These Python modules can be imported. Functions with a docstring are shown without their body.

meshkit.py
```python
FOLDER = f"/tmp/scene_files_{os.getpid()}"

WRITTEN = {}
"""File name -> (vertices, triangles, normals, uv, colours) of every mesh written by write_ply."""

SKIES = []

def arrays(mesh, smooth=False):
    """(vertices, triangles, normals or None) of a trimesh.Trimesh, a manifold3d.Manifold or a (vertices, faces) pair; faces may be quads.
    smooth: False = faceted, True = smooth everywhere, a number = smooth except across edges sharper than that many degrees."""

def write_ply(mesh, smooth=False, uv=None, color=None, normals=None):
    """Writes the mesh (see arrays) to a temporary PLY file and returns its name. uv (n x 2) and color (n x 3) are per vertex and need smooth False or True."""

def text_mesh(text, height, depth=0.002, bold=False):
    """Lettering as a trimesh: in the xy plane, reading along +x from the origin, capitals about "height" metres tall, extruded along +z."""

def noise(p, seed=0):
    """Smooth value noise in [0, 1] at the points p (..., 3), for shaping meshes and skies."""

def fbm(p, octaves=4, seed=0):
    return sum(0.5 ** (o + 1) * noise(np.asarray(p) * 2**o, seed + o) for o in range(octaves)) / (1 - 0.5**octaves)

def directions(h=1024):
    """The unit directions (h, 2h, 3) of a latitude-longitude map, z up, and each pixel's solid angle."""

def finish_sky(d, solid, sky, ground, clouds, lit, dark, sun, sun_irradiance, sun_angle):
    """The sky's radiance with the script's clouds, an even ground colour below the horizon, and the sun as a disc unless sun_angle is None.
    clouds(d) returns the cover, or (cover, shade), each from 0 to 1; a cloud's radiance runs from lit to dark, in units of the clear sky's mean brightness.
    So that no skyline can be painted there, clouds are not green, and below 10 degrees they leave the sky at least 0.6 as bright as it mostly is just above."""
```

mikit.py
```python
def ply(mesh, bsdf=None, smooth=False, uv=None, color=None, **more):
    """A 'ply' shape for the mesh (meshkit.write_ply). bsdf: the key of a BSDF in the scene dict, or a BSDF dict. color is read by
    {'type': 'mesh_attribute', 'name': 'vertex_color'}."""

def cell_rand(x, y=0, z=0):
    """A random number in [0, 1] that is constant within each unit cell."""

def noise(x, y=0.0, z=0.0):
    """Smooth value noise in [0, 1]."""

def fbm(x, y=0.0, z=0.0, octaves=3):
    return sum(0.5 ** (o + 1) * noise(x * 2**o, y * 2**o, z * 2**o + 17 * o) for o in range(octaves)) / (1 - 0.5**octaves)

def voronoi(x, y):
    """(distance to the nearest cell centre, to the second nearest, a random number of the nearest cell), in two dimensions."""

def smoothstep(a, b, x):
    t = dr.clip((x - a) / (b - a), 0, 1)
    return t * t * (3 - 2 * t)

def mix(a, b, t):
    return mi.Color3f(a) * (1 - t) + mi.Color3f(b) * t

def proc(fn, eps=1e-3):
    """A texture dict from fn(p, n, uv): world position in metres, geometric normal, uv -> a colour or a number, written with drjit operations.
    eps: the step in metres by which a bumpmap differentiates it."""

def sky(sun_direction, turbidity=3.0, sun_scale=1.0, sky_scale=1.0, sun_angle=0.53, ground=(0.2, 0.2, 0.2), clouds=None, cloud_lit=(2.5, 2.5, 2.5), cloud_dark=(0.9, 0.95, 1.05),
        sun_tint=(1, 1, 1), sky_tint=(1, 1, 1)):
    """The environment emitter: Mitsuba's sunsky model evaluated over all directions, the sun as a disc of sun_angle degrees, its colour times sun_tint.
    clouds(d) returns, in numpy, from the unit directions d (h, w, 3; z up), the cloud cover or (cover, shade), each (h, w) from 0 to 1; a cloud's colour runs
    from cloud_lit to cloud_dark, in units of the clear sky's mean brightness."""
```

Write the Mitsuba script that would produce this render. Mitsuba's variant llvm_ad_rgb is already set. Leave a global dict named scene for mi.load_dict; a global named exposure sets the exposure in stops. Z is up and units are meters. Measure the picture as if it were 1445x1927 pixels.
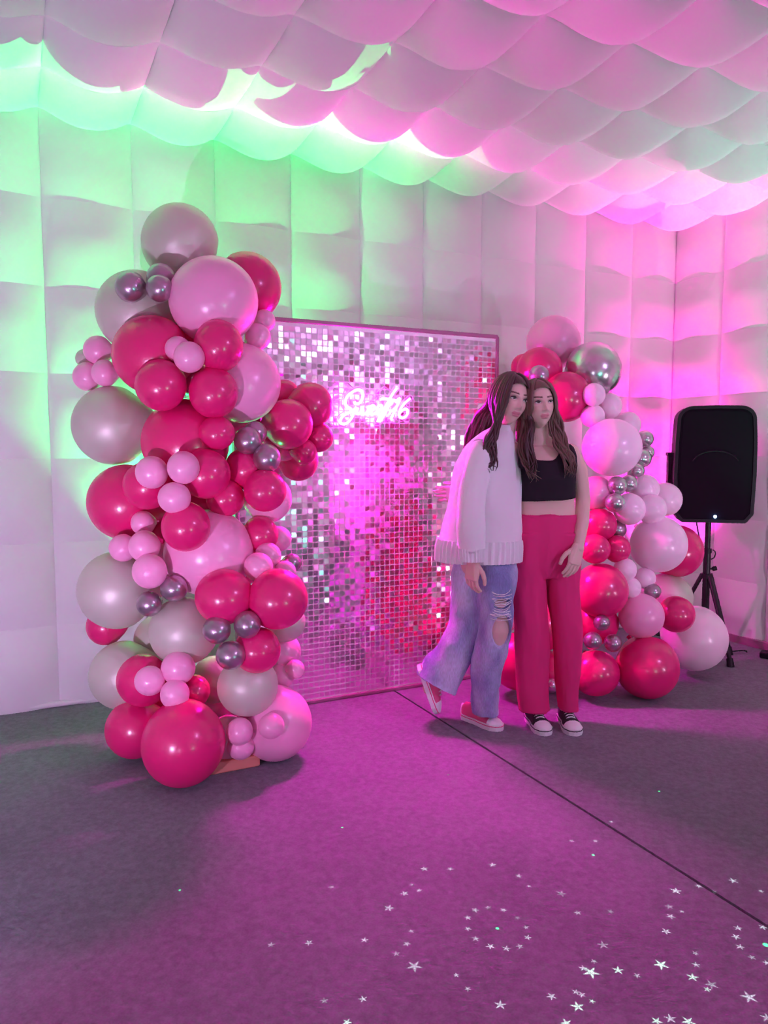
import math, random, numpy as np, trimesh, manifold3d as m3, shapely, shapely.geometry as sg
import drjit as dr, mitsuba as mi, mikit, meshkit
from mikit import proc, noise, fbm, smoothstep, mix
T = mi.ScalarTransform4f
scene, labels = {}, {}
exposure = 0.22

# ------------------------------------------------------------------ camera
EYE = np.array([0, 0, 1.35])
YAW, PITCH = math.radians(26.26), math.radians(-4.72)
FWD = np.array([math.cos(PITCH) * math.sin(YAW), math.cos(PITCH) * math.cos(YAW), math.sin(PITCH)])
scene['camera'] = {'type': 'perspective', 'fov': math.degrees(2 * math.atan(722.5 / 1408)), 'fov_axis': 'x', 'near_clip': 0.05, 'far_clip': 60,
                   'to_world': T().look_at(origin=EYE.tolist(), target=(EYE + FWD).tolist(), up=[0, 0, 1])}

# ------------------------------------------------------------------ the room's measures
CELL, RX, DY, ZC = 0.4392, 4.563, 4.240, 3.05      # quilting pitch, right wall, back wall, ceiling seams
NX, NY, NZ = 13, 13, 7
LX, FY = RX - NX * CELL, DY - NY * CELL
CZ = ZC / NZ

# ------------------------------------------------------------------ lamps (their housings are built further down)
def spot(key, pos, target, rgb, cutoff, beam=None, **more):
    up = [0, 1, 0] if abs(target[0] - pos[0]) + abs(target[1] - pos[1]) < .3 * abs(target[2] - pos[2]) else [0, 0, 1]
    scene[key] = {'type': 'spot', 'to_world': T().look_at(origin=list(pos), target=list(target), up=up), 'intensity': {'type': 'rgb', 'value': list(rgb)},
                  'cutoff_angle': float(cutoff), 'beam_width': float(beam if beam is not None else cutoff * .7), **more}
UPLIGHTS = {  # place on the floor, aim, colour, cutoff, beam
    'green': ((0.80, 3.88, .26), (0.86, 4.06, 3.0), (.2, 31, 6), 37, 22),
    'magenta': ((4.25, 3.95, .26), (4.42, 4.12, 3.0), (34, .2, 18), 34, 12),
    'pink': ((-.55, -.6, .26), (1.2, 1.9, 3.0), (2, 1.9, 2.8), 62, 25),
    'mint': ((4.22, 2.55, .26), (4.10, 2.75, 3.0), (.5, 10, 5), 36, 14),
    'lilac': ((-.75, 1.2, .40), (-.05, 4.24, 1.35), (9.5, 6.5, 12), 52, 18),  # unseen flood added to brighten the lower left wall
    'rose': ((3.75, .1, .40), (4.50, 3.3, 1.45), (6.5, 4.6, 6.5), 46, 18),  # unseen flood added to lift the right wall
    'white': ((1.9, -1.1, .26), (2.2, .4, 3.0), (.8, 5.2, 3.8), 75, 40),  # unseen lamp behind the camera, added as general fill
}
for _k, (_p, _t, _c, _cut, _b) in UPLIGHTS.items():
    spot('uplight_beam_' + _k, _p, _t, _c, _cut, _b)
KEY = ((3.3, -.9, 2.55), (1.9, 3.2, 1.0), (9, 5, 12.5), 25, 12)      # pale stage lamp on a tripod, off to the right
spot('stage_beam', *KEY)
STARS = np.array([(1.142, 2.021, 0.0137, 0.6), (1.217, 1.984, 0.011, 0.4), (1.354, 1.943, 0.0139, 0.6), (1.064, 1.961, 0.008, 0.25), (1.07, 1.925, 0.0092, 0.5), (1.022, 1.93, 0.0131, 0.5), (0.947, 1.886, 0.0154, 0.4), (0.955, 1.762, 0.0086, 0.4), (0.919, 1.72, 0.0109, 0.4), (0.874, 1.697, 0.0108, 0.25), (0.894, 1.632, 0.02, 0.45), (0.975, 1.555, 0.0082, 0.8), (0.975, 1.5, 0.0092, 0.5), (1.017, 1.419, 0.0147, 0.8), (1.147, 1.386, 0.0127, 0.6), (1.392, 1.853, 0.0123, 0.4), (1.387, 1.793, 0.0081, 0.5), (1.451, 1.718, 0.0161, 0.2), (1.432, 1.621, 0.0117, 0.4), (1.522, 1.583, 0.0119, 0.2), (1.398, 1.478, 0.0162, 0.25), (1.685, 1.947, 0.0104, 0.35), (1.759, 1.91, 0.0105, 0.35), (1.904, 1.989, 0.0094, 0.6), (1.777, 1.573, 0.0168, 0.8), (1.86, 1.56, 0.0114, 0.7), (1.876, 1.52, 0.0099, 0.3), (1.981, 1.533, 0.0146, 0.9), (2.01, 1.456, 0.0087, 0.8), (1.696, 1.524, 0.0122, 0.3), (1.663, 1.488, 0.0133, 0.5), (1.71, 1.491, 0.0081, 0.6), (1.598, 1.444, 0.0143, 0.7), (1.792, 1.365, 0.0121, 0.6), (1.754, 1.341, 0.0132, 0.7), (1.728, 1.307, 0.0117, 0.8), (1.719, 1.264, 0.0103, 0.5), (1.859, 1.336, 0.0122, 0.9), (1.735, 1.232, 0.0103, 0.6), (1.597, 1.342, 0.0089, 0.6), (1.562, 1.309, 0.0113, 0.6), (1.479, 1.35, 0.0185, 1.5), (1.516, 1.28, 0.0147, 1.1), (1.537, 1.239, 0.0159, 0.4), (1.514, 1.232, 0.0097, 1.1), (1.584, 1.168, 0.0195, 0.8), (1.294, 1.409, 0.0204, 1.3), (1.286, 1.43, 0.012, 0.6), (1.33, 1.438, 0.0097, 0.5), (1.363, 1.384, 0.0145, 1.1), (1.392, 1.347, 0.0097, 0.7), (1.212, 1.371, 0.0105, 0.6), (1.218, 1.357, 0.0104, 0.6), (1.226, 1.329, 0.0081, 1.1), (1.182, 1.331, 0.016, 1.2), (1.319, 1.211, 0.0126, 1.2), (1.354, 1.203, 0.0139, 0.8), (1.385, 1.177, 0.0151, 1.3), (1.563, 1.103, 0.0144, 0.6), (1.123, 1.301, 0.0134, 1.2), (1.17, 1.765, 0.0116, 0.6), (1.211, 1.757, 0.0103, 0.35), (1.245, 1.728, 0.0103, 0.7), (1.131, 1.744, 0.0114, 0.6), (1.104, 1.701, 0.01, 0.7), (1.1, 1.655, 0.0111, 0.5), (1.118, 1.61, 0.0122, 0.7), (1.152, 1.583, 0.0122, 0.5), (1.19, 1.574, 0.011, 0.5), (1.232, 1.595, 0.0112, 0.7), (1.255, 1.633, 0.0088, 0.6), (1.26, 1.68, 0.0089, 0.25), (0.583, 1.881, 0.011, 0.3), (0.679, 1.843, 0.0122, 0.45), (0.821, 1.786, 0.011, 0.6), (0.835, 2.06, 0.0106, 0.3), (0.945, 1.883, 0.0128, 0.35), (0.724, 1.585, 0.0113, 0.7), (0.659, 1.533, 0.011, 1.3), (0.636, 1.622, 0.0101, 0.25), (1.18, 1.665, 0.0063, 6), (1.69, 1.843, 0.0058, 6), (1.798, 1.281, 0.0093, 6), (0.409, 2.252, 0.0048, 5), (1.009, 2.384, 0.0052, 5), (1.577, 2.592, 0.0051, 4), (2.25, 2.091, 0.0051, 4)])
GX, GY, GZ, GCUT = 1.35, 1.75, 2.72, 44.0
def star_gobo(p, n, uv):
    k = 2 * math.tan(math.radians(GCUT)) * GZ
    x, y = (.5 - uv.x) * k + GX, (uv.y - .5) * k + GY
    out_w, out_g = mi.Float(0), mi.Float(0)
    for i, (sx, sy, s, b) in enumerate(STARS):
        dx, dy = x - float(sx), y - float(sy)
        r = dr.sqrt(dx * dx + dy * dy) / float(s)
        if b > 3:
            out_g = dr.maximum(out_g, float(b) * (1 - smoothstep(.55, 1.0, r)))
            continue
        a = (dr.atan2(dy, dx) + float(i * .7)) / (2 * math.pi / 5)
        a = dr.abs(a - dr.floor(a) - .5) * 2                  # 1 at a point, 0 in a notch
        edge = .42 + .75 * a * a
        v = float(b) ** .65 * (1 - smoothstep(edge - .3, edge + .12, r))
        out_w = dr.maximum(out_w, v)
        if b > 1:
            out_g = dr.maximum(out_g, .5 * v)
    return mi.Color3f(out_w * .8, out_w * .95 + out_g, out_w * .9 + .15 * out_g)
scene['star_beam'] = {'type': 'spot', 'to_world': T().look_at(origin=[GX, GY, GZ], target=[GX, GY, 0], up=[0, 1, 0]), 'cutoff_angle': GCUT, 'beam_width': GCUT - .5,
                      'intensity': {'type': 'rgb', 'value': [85, 85, 85]}, 'texture': proc(star_gobo)}
NEON = (800, 1.0, 480)

# ------------------------------------------------------------------ materials
def tex(fn, eps=1e-3): return proc(fn, eps)
def mat(key, color, rough=.5, **more):
    d = {'type': 'principled', 'base_color': color if isinstance(color, dict) else {'type': 'rgb', 'value': list(color)}, 'roughness': float(rough), **more}
    scene[key] = {'type': 'twosided', 'bsdf': d}
def bumped(key, color, rough, fn, scale, eps=1e-3, **more):
    d = {'type': 'principled', 'base_color': color if isinstance(color, dict) else {'type': 'rgb', 'value': list(color)}, 'roughness': float(rough), **more}
    scene[key] = {'type': 'twosided', 'bsdf': {'type': 'bumpmap', 'arbitrary': tex(fn, eps), 'scale': float(scale), 'bsdf': d}}
mat('tent_fabric', (.74, .72, .73), .75, specular=.3, sheen=.2)
def carpet_color(p, n, uv):
    v = .7 * fbm(p.x * 60, p.y * 60, 0, 3) + .3 * noise(p.x * 260, p.y * 260)
    w = fbm(p.x * 2.2, p.y * 2.2, 3, 3)
    return mi.Color3f(.165, .165, .19) * (.55 + .6 * v + .35 * w)
bumped('carpet', tex(carpet_color), .95, lambda p, n, uv: noise(p.x * 220, p.y * 220) * .5 + .5 * noise(p.x * 90, p.y * 90, 5), .004, specular=.15)
mat('fuchsia_latex', (.68, .009, .15), .24, specular=.5, clearcoat=.8, clearcoat_gloss=.85)
mat('pink_latex', (.87, .34, .58), .28, specular=.5, clearcoat=.6, clearcoat_gloss=.8)
mat('pale_latex', (.90, .62, .78), .28, specular=.5, clearcoat=.6, clearcoat_gloss=.8)
mat('pearl_latex', (.56, .55, .46), .42, metallic=.2, specular=.5)
mat('mauve_chrome', (.46, .36, .42), .27, metallic=.85)
mat('silver_chrome', (.62, .62, .60), .22, metallic=.95)
mat('sequin_foil', (.98, .78, .90), .17, metallic=1.0)
mat('backing_plastic', (.93, .82, .90), .4)
mat('mauve_trim', (.34, .13, .24), .45)
mat('black_plastic', (.006, .005, .009), .5, specular=.3)
mat('black_grille', (.003, .0025, .006), .8, specular=.15)
mat('black_metal', (.008, .007, .010), .4, specular=.4)
mat('red_wood', (.62, .22, .17), .6)
scene['acrylic'] = {'type': 'thindielectric', 'int_ior': 1.49}

# ------------------------------------------------------------------ helpers
def add(key, mesh, bsdf, smooth=False, **more):
    scene[key] = mikit.ply(mesh, bsdf, smooth, **more)
    return key
def tag(key, label=None, category=None, group=None, kind=None):
    labels[key] = {k: v for k, v in dict(label=label, category=category, group=group, kind=kind).items() if v}
used = {}
def number(name):
    n = used.get(name, 0); used[name] = n + 1
    return name if n == 0 else f'{name}_{n:03d}'
def box(x0, x1, y0, y1, z0, z1):
    b = trimesh.creation.box((x1 - x0, y1 - y0, z1 - z0)); b.apply_translation(((x0 + x1) / 2, (y0 + y1) / 2, (z0 + z1) / 2)); return b
def rbox(x0, x1, y0, y1, z0, z1, r=.006):
    s = [m3.Manifold.sphere(r, 12).translate((a, b, c)) for a in (x0 + r, x1 - r) for b in (y0 + r, y1 - r) for c in (z0 + r, z1 - r)]
    return tm(m3.Manifold.batch_hull(s))
def tm(m):
    q = m.to_mesh(); return trimesh.Trimesh(np.array(q.vert_properties[:, :3], float), np.array(q.tri_verts), process=False)
def cat(*ms): return trimesh.util.concatenate([m for m in ms])
def rod(a, b, ra, rb=None, n=16):
    a, b = np.array(a, float), np.array(b, float)
    return tube([a, b], [ra, ra if rb is None else rb], n)
def tube(pts, radii, n=10, flat=None):
    """A closed tube along pts; flat = (direction, factor) squeezes the section along that direction."""
    p = np.asarray(pts, float); r = np.broadcast_to(np.asarray(radii, float), (len(p),))
    t = np.gradient(p, axis=0); t /= np.linalg.norm(t, axis=1, keepdims=True) + 1e-12
    a = np.cross(t[0], [0, 0, 1.0] if abs(t[0][2]) < .9 else [1.0, 0, 0]); a /= np.linalg.norm(a)
    A = []
    for k in range(len(p)):
        a = a - t[k] * (a @ t[k]); a /= np.linalg.norm(a) + 1e-12; A.append(a)
    A = np.array(A); B = np.cross(t, A); th = np.arange(n) * 2 * np.pi / n
    off = np.cos(th)[None, :, None] * A[:, None] + np.sin(th)[None, :, None] * B[:, None]
    if flat is not None:
        f = np.asarray(flat[0], float); f = f / np.linalg.norm(f); off = off - (off @ f)[..., None] * f * (1 - flat[1])
    v = p[:, None] + r[:, None, None] * off
    v = np.vstack([v.reshape(-1, 3), p[:1], p[-1:]]); F = []
    for i in range(len(p) - 1):
        for j in range(n):
            q = i * n + j, i * n + (j + 1) % n, (i + 1) * n + (j + 1) % n, (i + 1) * n + j
            F += [(q[0], q[1], q[2]), (q[0], q[2], q[3])]
    e0, e1 = len(p) * n, len(p) * n + 1; L = (len(p) - 1) * n
    for j in range(n):
        F += [(e0, (j + 1) % n, j), (e1, L + j, L + (j + 1) % n)]
    return trimesh.Trimesh(v, F, process=False)
def spline(pts, n):
    from scipy.interpolate import CubicSpline
    p = np.asarray(pts, float); s = np.concatenate([[0], np.cumsum(np.linalg.norm(np.diff(p, axis=0), axis=1))])
    return CubicSpline(s, p)(np.linspace(0, s[-1], n))
def lathe(prof, n=32):
    return trimesh.creation.revolve(np.array(prof, float), sections=n)

# ------------------------------------------------------------------ the inflatable room
def cushion(w, h, amp, seed, n=14, ey=.62, keep=0.0):
    """One quilted cushion over [0,w] x [0,h], swelling along +z."""
    g = .5 - .5 * np.cos(np.linspace(0, np.pi, n + 1)); U, V = np.meshgrid(g, g, indexing='ij')
    rs = np.random.RandomState(seed)
    z = amp * np.sin(np.pi * U) ** .62 * ((1 - keep) * np.sin(np.pi * V) ** ey + keep)
    q = np.stack([U * 3, V * 3, U * 0 + seed * 7.7], -1)
    z = z * (1 + .16 * (meshkit.fbm(q, 3, seed) - .5) * (np.sin(np.pi * V) ** .5 if keep else 1)) + amp * .06 * np.sin(np.pi * U) * np.sin(np.pi * V) * np.sin(V * 9 + rs.rand() * 6)
    v = np.stack([U * w, V * h, z], -1).reshape(-1, 3); F = []
    for i in range(n):
        for j in range(n):
            a = i * (n + 1) + j; F += [(a, a + n + 1, a + n + 2), (a, a + n + 2, a + 1)]
    return trimesh.Trimesh(v, F, process=False)
def frame(o, ex, ey, ez):
    m = np.eye(4); m[:3, 0], m[:3, 1], m[:3, 2], m[:3, 3] = ex, ey, ez, o
    return T(m.tolist())
WALLV = [mikit.ply(cushion(CELL, CZ, .062, s, 14, .9, .55), 'tent_fabric', True) for s in (1, 2, 3, 4)]
CEILV = [mikit.ply(cushion(CELL, CELL, a, s), 'tent_fabric', True) for s, a in ((5, .125), (6, .118), (7, .132), (8, .122))]
rnd = random.Random(5)
def quilt(holder, variants, nu, nv, place, part='quilted_panel'):
    k = 0
    for i in range(nu):
        for j in range(nv):
            key = f'{holder}__{part}' + (f'_{k:03d}' if k else ''); k += 1
            scene[key] = {**rnd.choice(variants), 'to_world': place(i, j)}
quilt('wall_back', WALLV, NX, NZ, lambda i, j: frame((RX - (i + 1) * CELL, DY, j * CZ), (1, 0, 0), (0, 0, 1), (0, -1, 0)))
quilt('wall_right', WALLV, NY, NZ, lambda i, j: frame((RX, DY - i * CELL, j * CZ), (0, -1, 0), (0, 0, 1), (-1, 0, 0)))
quilt('ceiling', CEILV, NX, NY, lambda i, j: frame((RX - (i + 1) * CELL, DY - j * CELL, ZC), (1, 0, 0), (0, -1, 0), (0, 0, -1)))
def far_wall(name, nu, place):
    ms = []
    for i in range(nu):
        for j in range(NZ):
            c = cushion(CELL, CZ, .085, i * 7 + j, 6); c.apply_transform(np.array(place(i, j).matrix)); ms.append(c)
    add(name, cat(*ms), 'tent_fabric', 40)
far_wall('wall_left', NY, lambda i, j: frame((LX, FY + i * CELL, j * CZ), (0, 1, 0), (0, 0, 1), (1, 0, 0)))
far_wall('wall_front', NX, lambda i, j: frame((RX - i * CELL, FY, j * CZ), (-1, 0, 0), (0, 0, 1), (0, 1, 0)))
# the outer skin behind the quilting, the back wall hem, and a dark strip for the gap at right
add('wall_back__outer_skin', box(LX - .3, RX + .3, DY + .02, DY + .3, -.02, ZC + .3), 'tent_fabric')
add('wall_right__outer_skin', box(RX + .02, RX + .3, FY - .3, DY + .3, -.02, ZC + .3), 'tent_fabric')
add('ceiling__outer_skin', box(LX - .3, RX + .3, FY - .3, DY + .3, ZC + .02, ZC + .3), 'tent_fabric')
hem = lambda a, b: tube(spline([np.array(a) + (np.array(b) - a) * t + np.array([0, 0, .006 * math.sin(t * 19)]) for t in np.linspace(0, 1, 30)], 90), .016, 8)
add('wall_back__hem', hem((LX, DY - .02, .02), (RX, DY - .02, .02)), 'tent_fabric', True)
add('wall_right__hem', box(RX - .055, RX - .01, FY, DY, .0, .052), 'mauve_trim')  # dark strip standing in for the shaded gap under the right wall
for k, l in (('wall_back', 'white quilted inflatable tent wall behind the balloons, lit green and lilac'), ('wall_right', 'white quilted inflatable tent wall at the right behind the speaker'),
             ('ceiling', 'white quilted inflatable tent ceiling of swelling cushions'), ('wall_left', 'white quilted tent wall at the left'), ('wall_front', 'white quilted tent wall behind the camera')):
    tag(k, l, kind='structure')
# floor: two widths of carpet that meet in a dark seam
SX = 1.874
def sheet(x0, x1):
    r = box(x0, x1, FY - .2, DY + .2, -.02, 0.0); return r
add('floor__carpet_sheet', sheet(LX - .2, SX - .006), 'carpet'); add('floor__carpet_sheet_001', sheet(SX + .006, RX + .2), 'carpet')
add('floor__seam_strip', box(SX - .03, SX + .03, FY - .2, DY + .2, -.03, -.014), 'black_plastic')
tag('floor', 'dark grey carpet floor of two widths meeting in a seam', kind='structure')

# ------------------------------------------------------------------ shimmer backdrop
PX0, PX1, PY, PZ0, PZ1 = .988, 2.546, 3.672, .0, 2.009
nbx, nbz, pit = 51, 65, .0300
add('shimmer_backdrop__board', box(PX0, PX1, PY - .002, PY + .022, PZ0 + .02, PZ1), 'backing_plastic')
fr = cat(rbox(PX0 - .008, PX0 + .012, PY - .012, PY + .035, .0, PZ1), rbox(PX1 - .012, PX1 + .008, PY - .012, PY + .035, .0, PZ1), rbox(PX0, PX1, PY - .012, PY + .035, PZ1 - .014, PZ1 + .008), rbox(PX0, PX1, PY - .012, PY + .035, .0, .022))
add('shimmer_backdrop__frame', fr, 'mauve_trim', 30)
for k, x in enumerate((PX0 + .25, PX1 - .25)):
    add('shimmer_backdrop__rear_leg' + (f'_{k:03d}' if k else ''), cat(rod((x, PY + .04, 1.3), (x, PY + .40, .02), .014), rod((x, PY + .03, .04), (x, PY + .40, .02), .012)), 'black_metal', 30)
tag('shimmer_backdrop', 'upright backdrop panel covered with small pink silver square sequins', 'backdrop')
def sequin():
    a, c, t = .0124, .0022, .0004
    o = np.array([(-a + c, -a), (a - c, -a), (a, -a + c), (a, a - c), (a - c, a), (-a + c, a), (-a, a - c), (-a, -a + c)])
    o[:, 1] -= .0118                                          # hangs from its pin
    m = trimesh.creation.extrude_polygon(sg.Polygon(o), t, engine='earcut')
    m.apply_transform([[1, 0, 0, 0], [0, 0, -1, 0], [0, 1, 0, 0], [0, 0, 0, 1]])
    return m
SQ = sequin(); SQP = mikit.ply(SQ, 'sequin_foil')
rs = np.random.RandomState(11)
cells = []
for i in range(nbx):
    for j in range(nbz):
        cells.append((PX0 + .016 + .0144 + i * pit, .026 + .0285 + j * pit, i, j))
gx = np.array([(c[2], c[3]) for c in cells], float)
patch = meshkit.fbm(np.stack([gx[:, 0] * .16, gx[:, 1] * .16, gx[:, 0] * 0], -1), 3, 4) - .5
colj = rs.normal(0, 1, nbx)[gx[:, 0].astype(int)]
calm = np.clip((gx[:, 1] - 5 + gx[:, 0] * .35) / 16, .22, 1)                   # the lowest rows hang still
tilt = np.radians(calm * (rs.normal(0, 3.6, len(cells)) + patch * 16) + 1.5)
turn = np.radians(calm * (rs.normal(0, 2.6, len(cells)) + colj * 2.0))
wild = rs.rand(len(cells)) < .05
tilt[wild] += np.radians(rs.normal(0, 8, wild.sum())) * calm[wild]
near = [k for k, c in enumerate(cells) if c[0] > 1.33 and .35 < c[1] < 1.95]
near = set(sorted(near, key=lambda k: (cells[k][0] ** 2 + PY ** 2 + (cells[k][1] - 1.35) ** 2))[:300])
rest, n = [], 0
for k, (x, z, i, j) in enumerate(cells):
    m = T().translate([x, PY - .0055, z]).rotate([0, 0, 1], math.degrees(turn[k])).rotate([1, 0, 0], math.degrees(tilt[k]))
    if k in near:
        scene['shimmer_backdrop__sequin' + (f'_{n:03d}' if n else '')] = {**SQP, 'to_world': m}; n += 1
    else:
        q = SQ.copy(); q.apply_transform(np.array(m.matrix)); rest.append(q)
add('shimmer_backdrop__sequin_field', cat(*rest), 'sequin_foil')
tag('shimmer_backdrop__sequin_field', kind='stuff')

# neon sign: Sweet 16 in bent tubes on clear acrylic
STROKES = {'S': [(1.5888, 1.6021), (1.6007, 1.5893), (1.62, 1.5957), (1.6297, 1.6222), (1.6194, 1.6502), (1.5962, 1.6588), (1.5643, 1.6447), (1.5389, 1.6122), (1.5451, 1.5828), (1.5759, 1.5619), (1.5966, 1.5413), (1.5884, 1.5098), (1.5557, 1.4867), (1.5312, 1.4965), (1.5384, 1.5219), (1.5679, 1.5428), (1.6079, 1.5743)], 'w': [(1.6079, 1.5743), (1.6142, 1.5489), (1.6271, 1.5383), (1.6392, 1.5539), (1.6449, 1.5752), (1.6513, 1.5461), (1.6651, 1.5398), (1.6773, 1.5613), (1.679, 1.5834)], 'e': [(1.6806, 1.5486), (1.7051, 1.5613), (1.7101, 1.5776), (1.697, 1.5831), (1.6871, 1.5645), (1.6936, 1.5419), (1.7174, 1.5424), (1.7306, 1.5552)], 'e2': [(1.7306, 1.5552), (1.7496, 1.566), (1.7513, 1.5816), (1.7389, 1.5857), (1.7281, 1.5677), (1.7347, 1.5442), (1.7529, 1.5417), (1.7629, 1.5522)], 't': [(1.815, 1.6705), (1.8012, 1.6496), (1.7837, 1.6046), (1.7629, 1.5522), (1.7471, 1.5001)], 'bar': [(1.7307, 1.6142), (1.7587, 1.6194), (1.7962, 1.6161), (1.8255, 1.6114)], 'tail': [(1.7587, 1.5003), (1.7753, 1.5303), (1.7962, 1.5901), (1.8171, 1.6167)], 'dot': [(1.8112, 1.5675), (1.8079, 1.5398)], 'one': [(1.8255, 1.6013), (1.8465, 1.622), (1.8424, 1.5913), (1.8298, 1.5201)], 'six': [(1.9103, 1.6262), (1.8805, 1.5961), (1.8653, 1.562), (1.873, 1.5299), (1.8977, 1.5251), (1.9148, 1.5481), (1.9019, 1.5696), (1.8789, 1.5631), (1.8661, 1.5433)]}
NY_, TILT = PY - .052, math.tan(math.radians(28))  # hangs from its top edge; lean added to throw more light on the floor
sub, outl = [], []
for k, pts in STROKES.items():
    p = np.array(pts); q = spline(p, 10 * len(p)) if len(p) > 2 else np.linspace(p[0], p[1], 6)
    q3 = np.stack([q[:, 0], NY_ - (q[:, 1] - 1.50) * TILT, q[:, 1]], 1)
    sub.append(tube(q3, .0088, 8, ((0, 1, TILT), .3))); outl.append(sg.LineString(q).buffer(.016))
sheet_ = shapely.unary_union(outl).buffer(.006).buffer(-.004)
ac = [trimesh.creation.extrude_polygon(sg.Polygon(g.exterior), .0001, engine='earcut') for g in getattr(sheet_, 'geoms', [sheet_])]
v = []
for g in getattr(sheet_, 'geoms', [sheet_]):
    vv, ff = trimesh.creation.triangulate_polygon(sg.Polygon(g.exterior), engine='earcut')
    v.append(trimesh.Trimesh(np.stack([vv[:, 0], NY_ + .010 - (vv[:, 1] - 1.50) * TILT, vv[:, 1]], 1), ff, process=False))
add('neon_sign__acrylic_backing', cat(*v), 'acrylic')
rim = [tube(np.array([(x, NY_ + .010 - (z - 1.50) * TILT, z) for x, z in g.exterior.coords]), .0016, 5) for g in getattr(sheet_, 'geoms', [sheet_])]
add('neon_sign__acrylic_rim', cat(*rim), 'backing_plastic', True)
scene['neon_sign__tubes'] = {**mikit.ply(cat(*sub), 'backing_plastic', True), 'emitter': {'type': 'area', 'radiance': {'type': 'rgb', 'value': list(NEON)}}}
for k, x in enumerate((1.60, 1.81)):
    add('neon_sign__hanger' + (f'_{k:03d}' if k else ''), rod((x, NY_ + .010 - .15 * TILT, 1.65), (x, PY + .004, 1.70), .003), 'silver_chrome', 30)
tag('neon_sign', 'glowing white pink neon script reading Sweet 16 on the sequin backdrop', 'sign')

# ------------------------------------------------------------------ balloons
def balloon_mesh(nu, nv):
    prof = []
    for t in np.linspace(0, 1, nv):
        th = math.pi * t
        r, z = math.sin(th), math.cos(th)
        k = max(0, (t - .62) / .38)
        z -= .20 * k ** 2.2; r = r * (1 - .10 * math.sin(math.pi * k)) + .045 * (k > .97)
        prof.append((max(r, 0), z))
    prof[0] = (0, prof[0][1]); prof[-1] = (.045, prof[-1][1])
    z = prof[-1][1]
    prof += [(.06, z - .03), (.085, z - .07), (.05, z - .10), (.09, z - .17), (0, z - .17)]
    return lathe(prof, nu)
BIG, SMALL = balloon_mesh(56, 40), balloon_mesh(36, 26)
BM = {'F': 'fuchsia_latex', 'P': 'pink_latex', 'W': 'pale_latex', 'S': 'pearl_latex', 'C': 'mauve_chrome', 'G': 'silver_chrome'}
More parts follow.
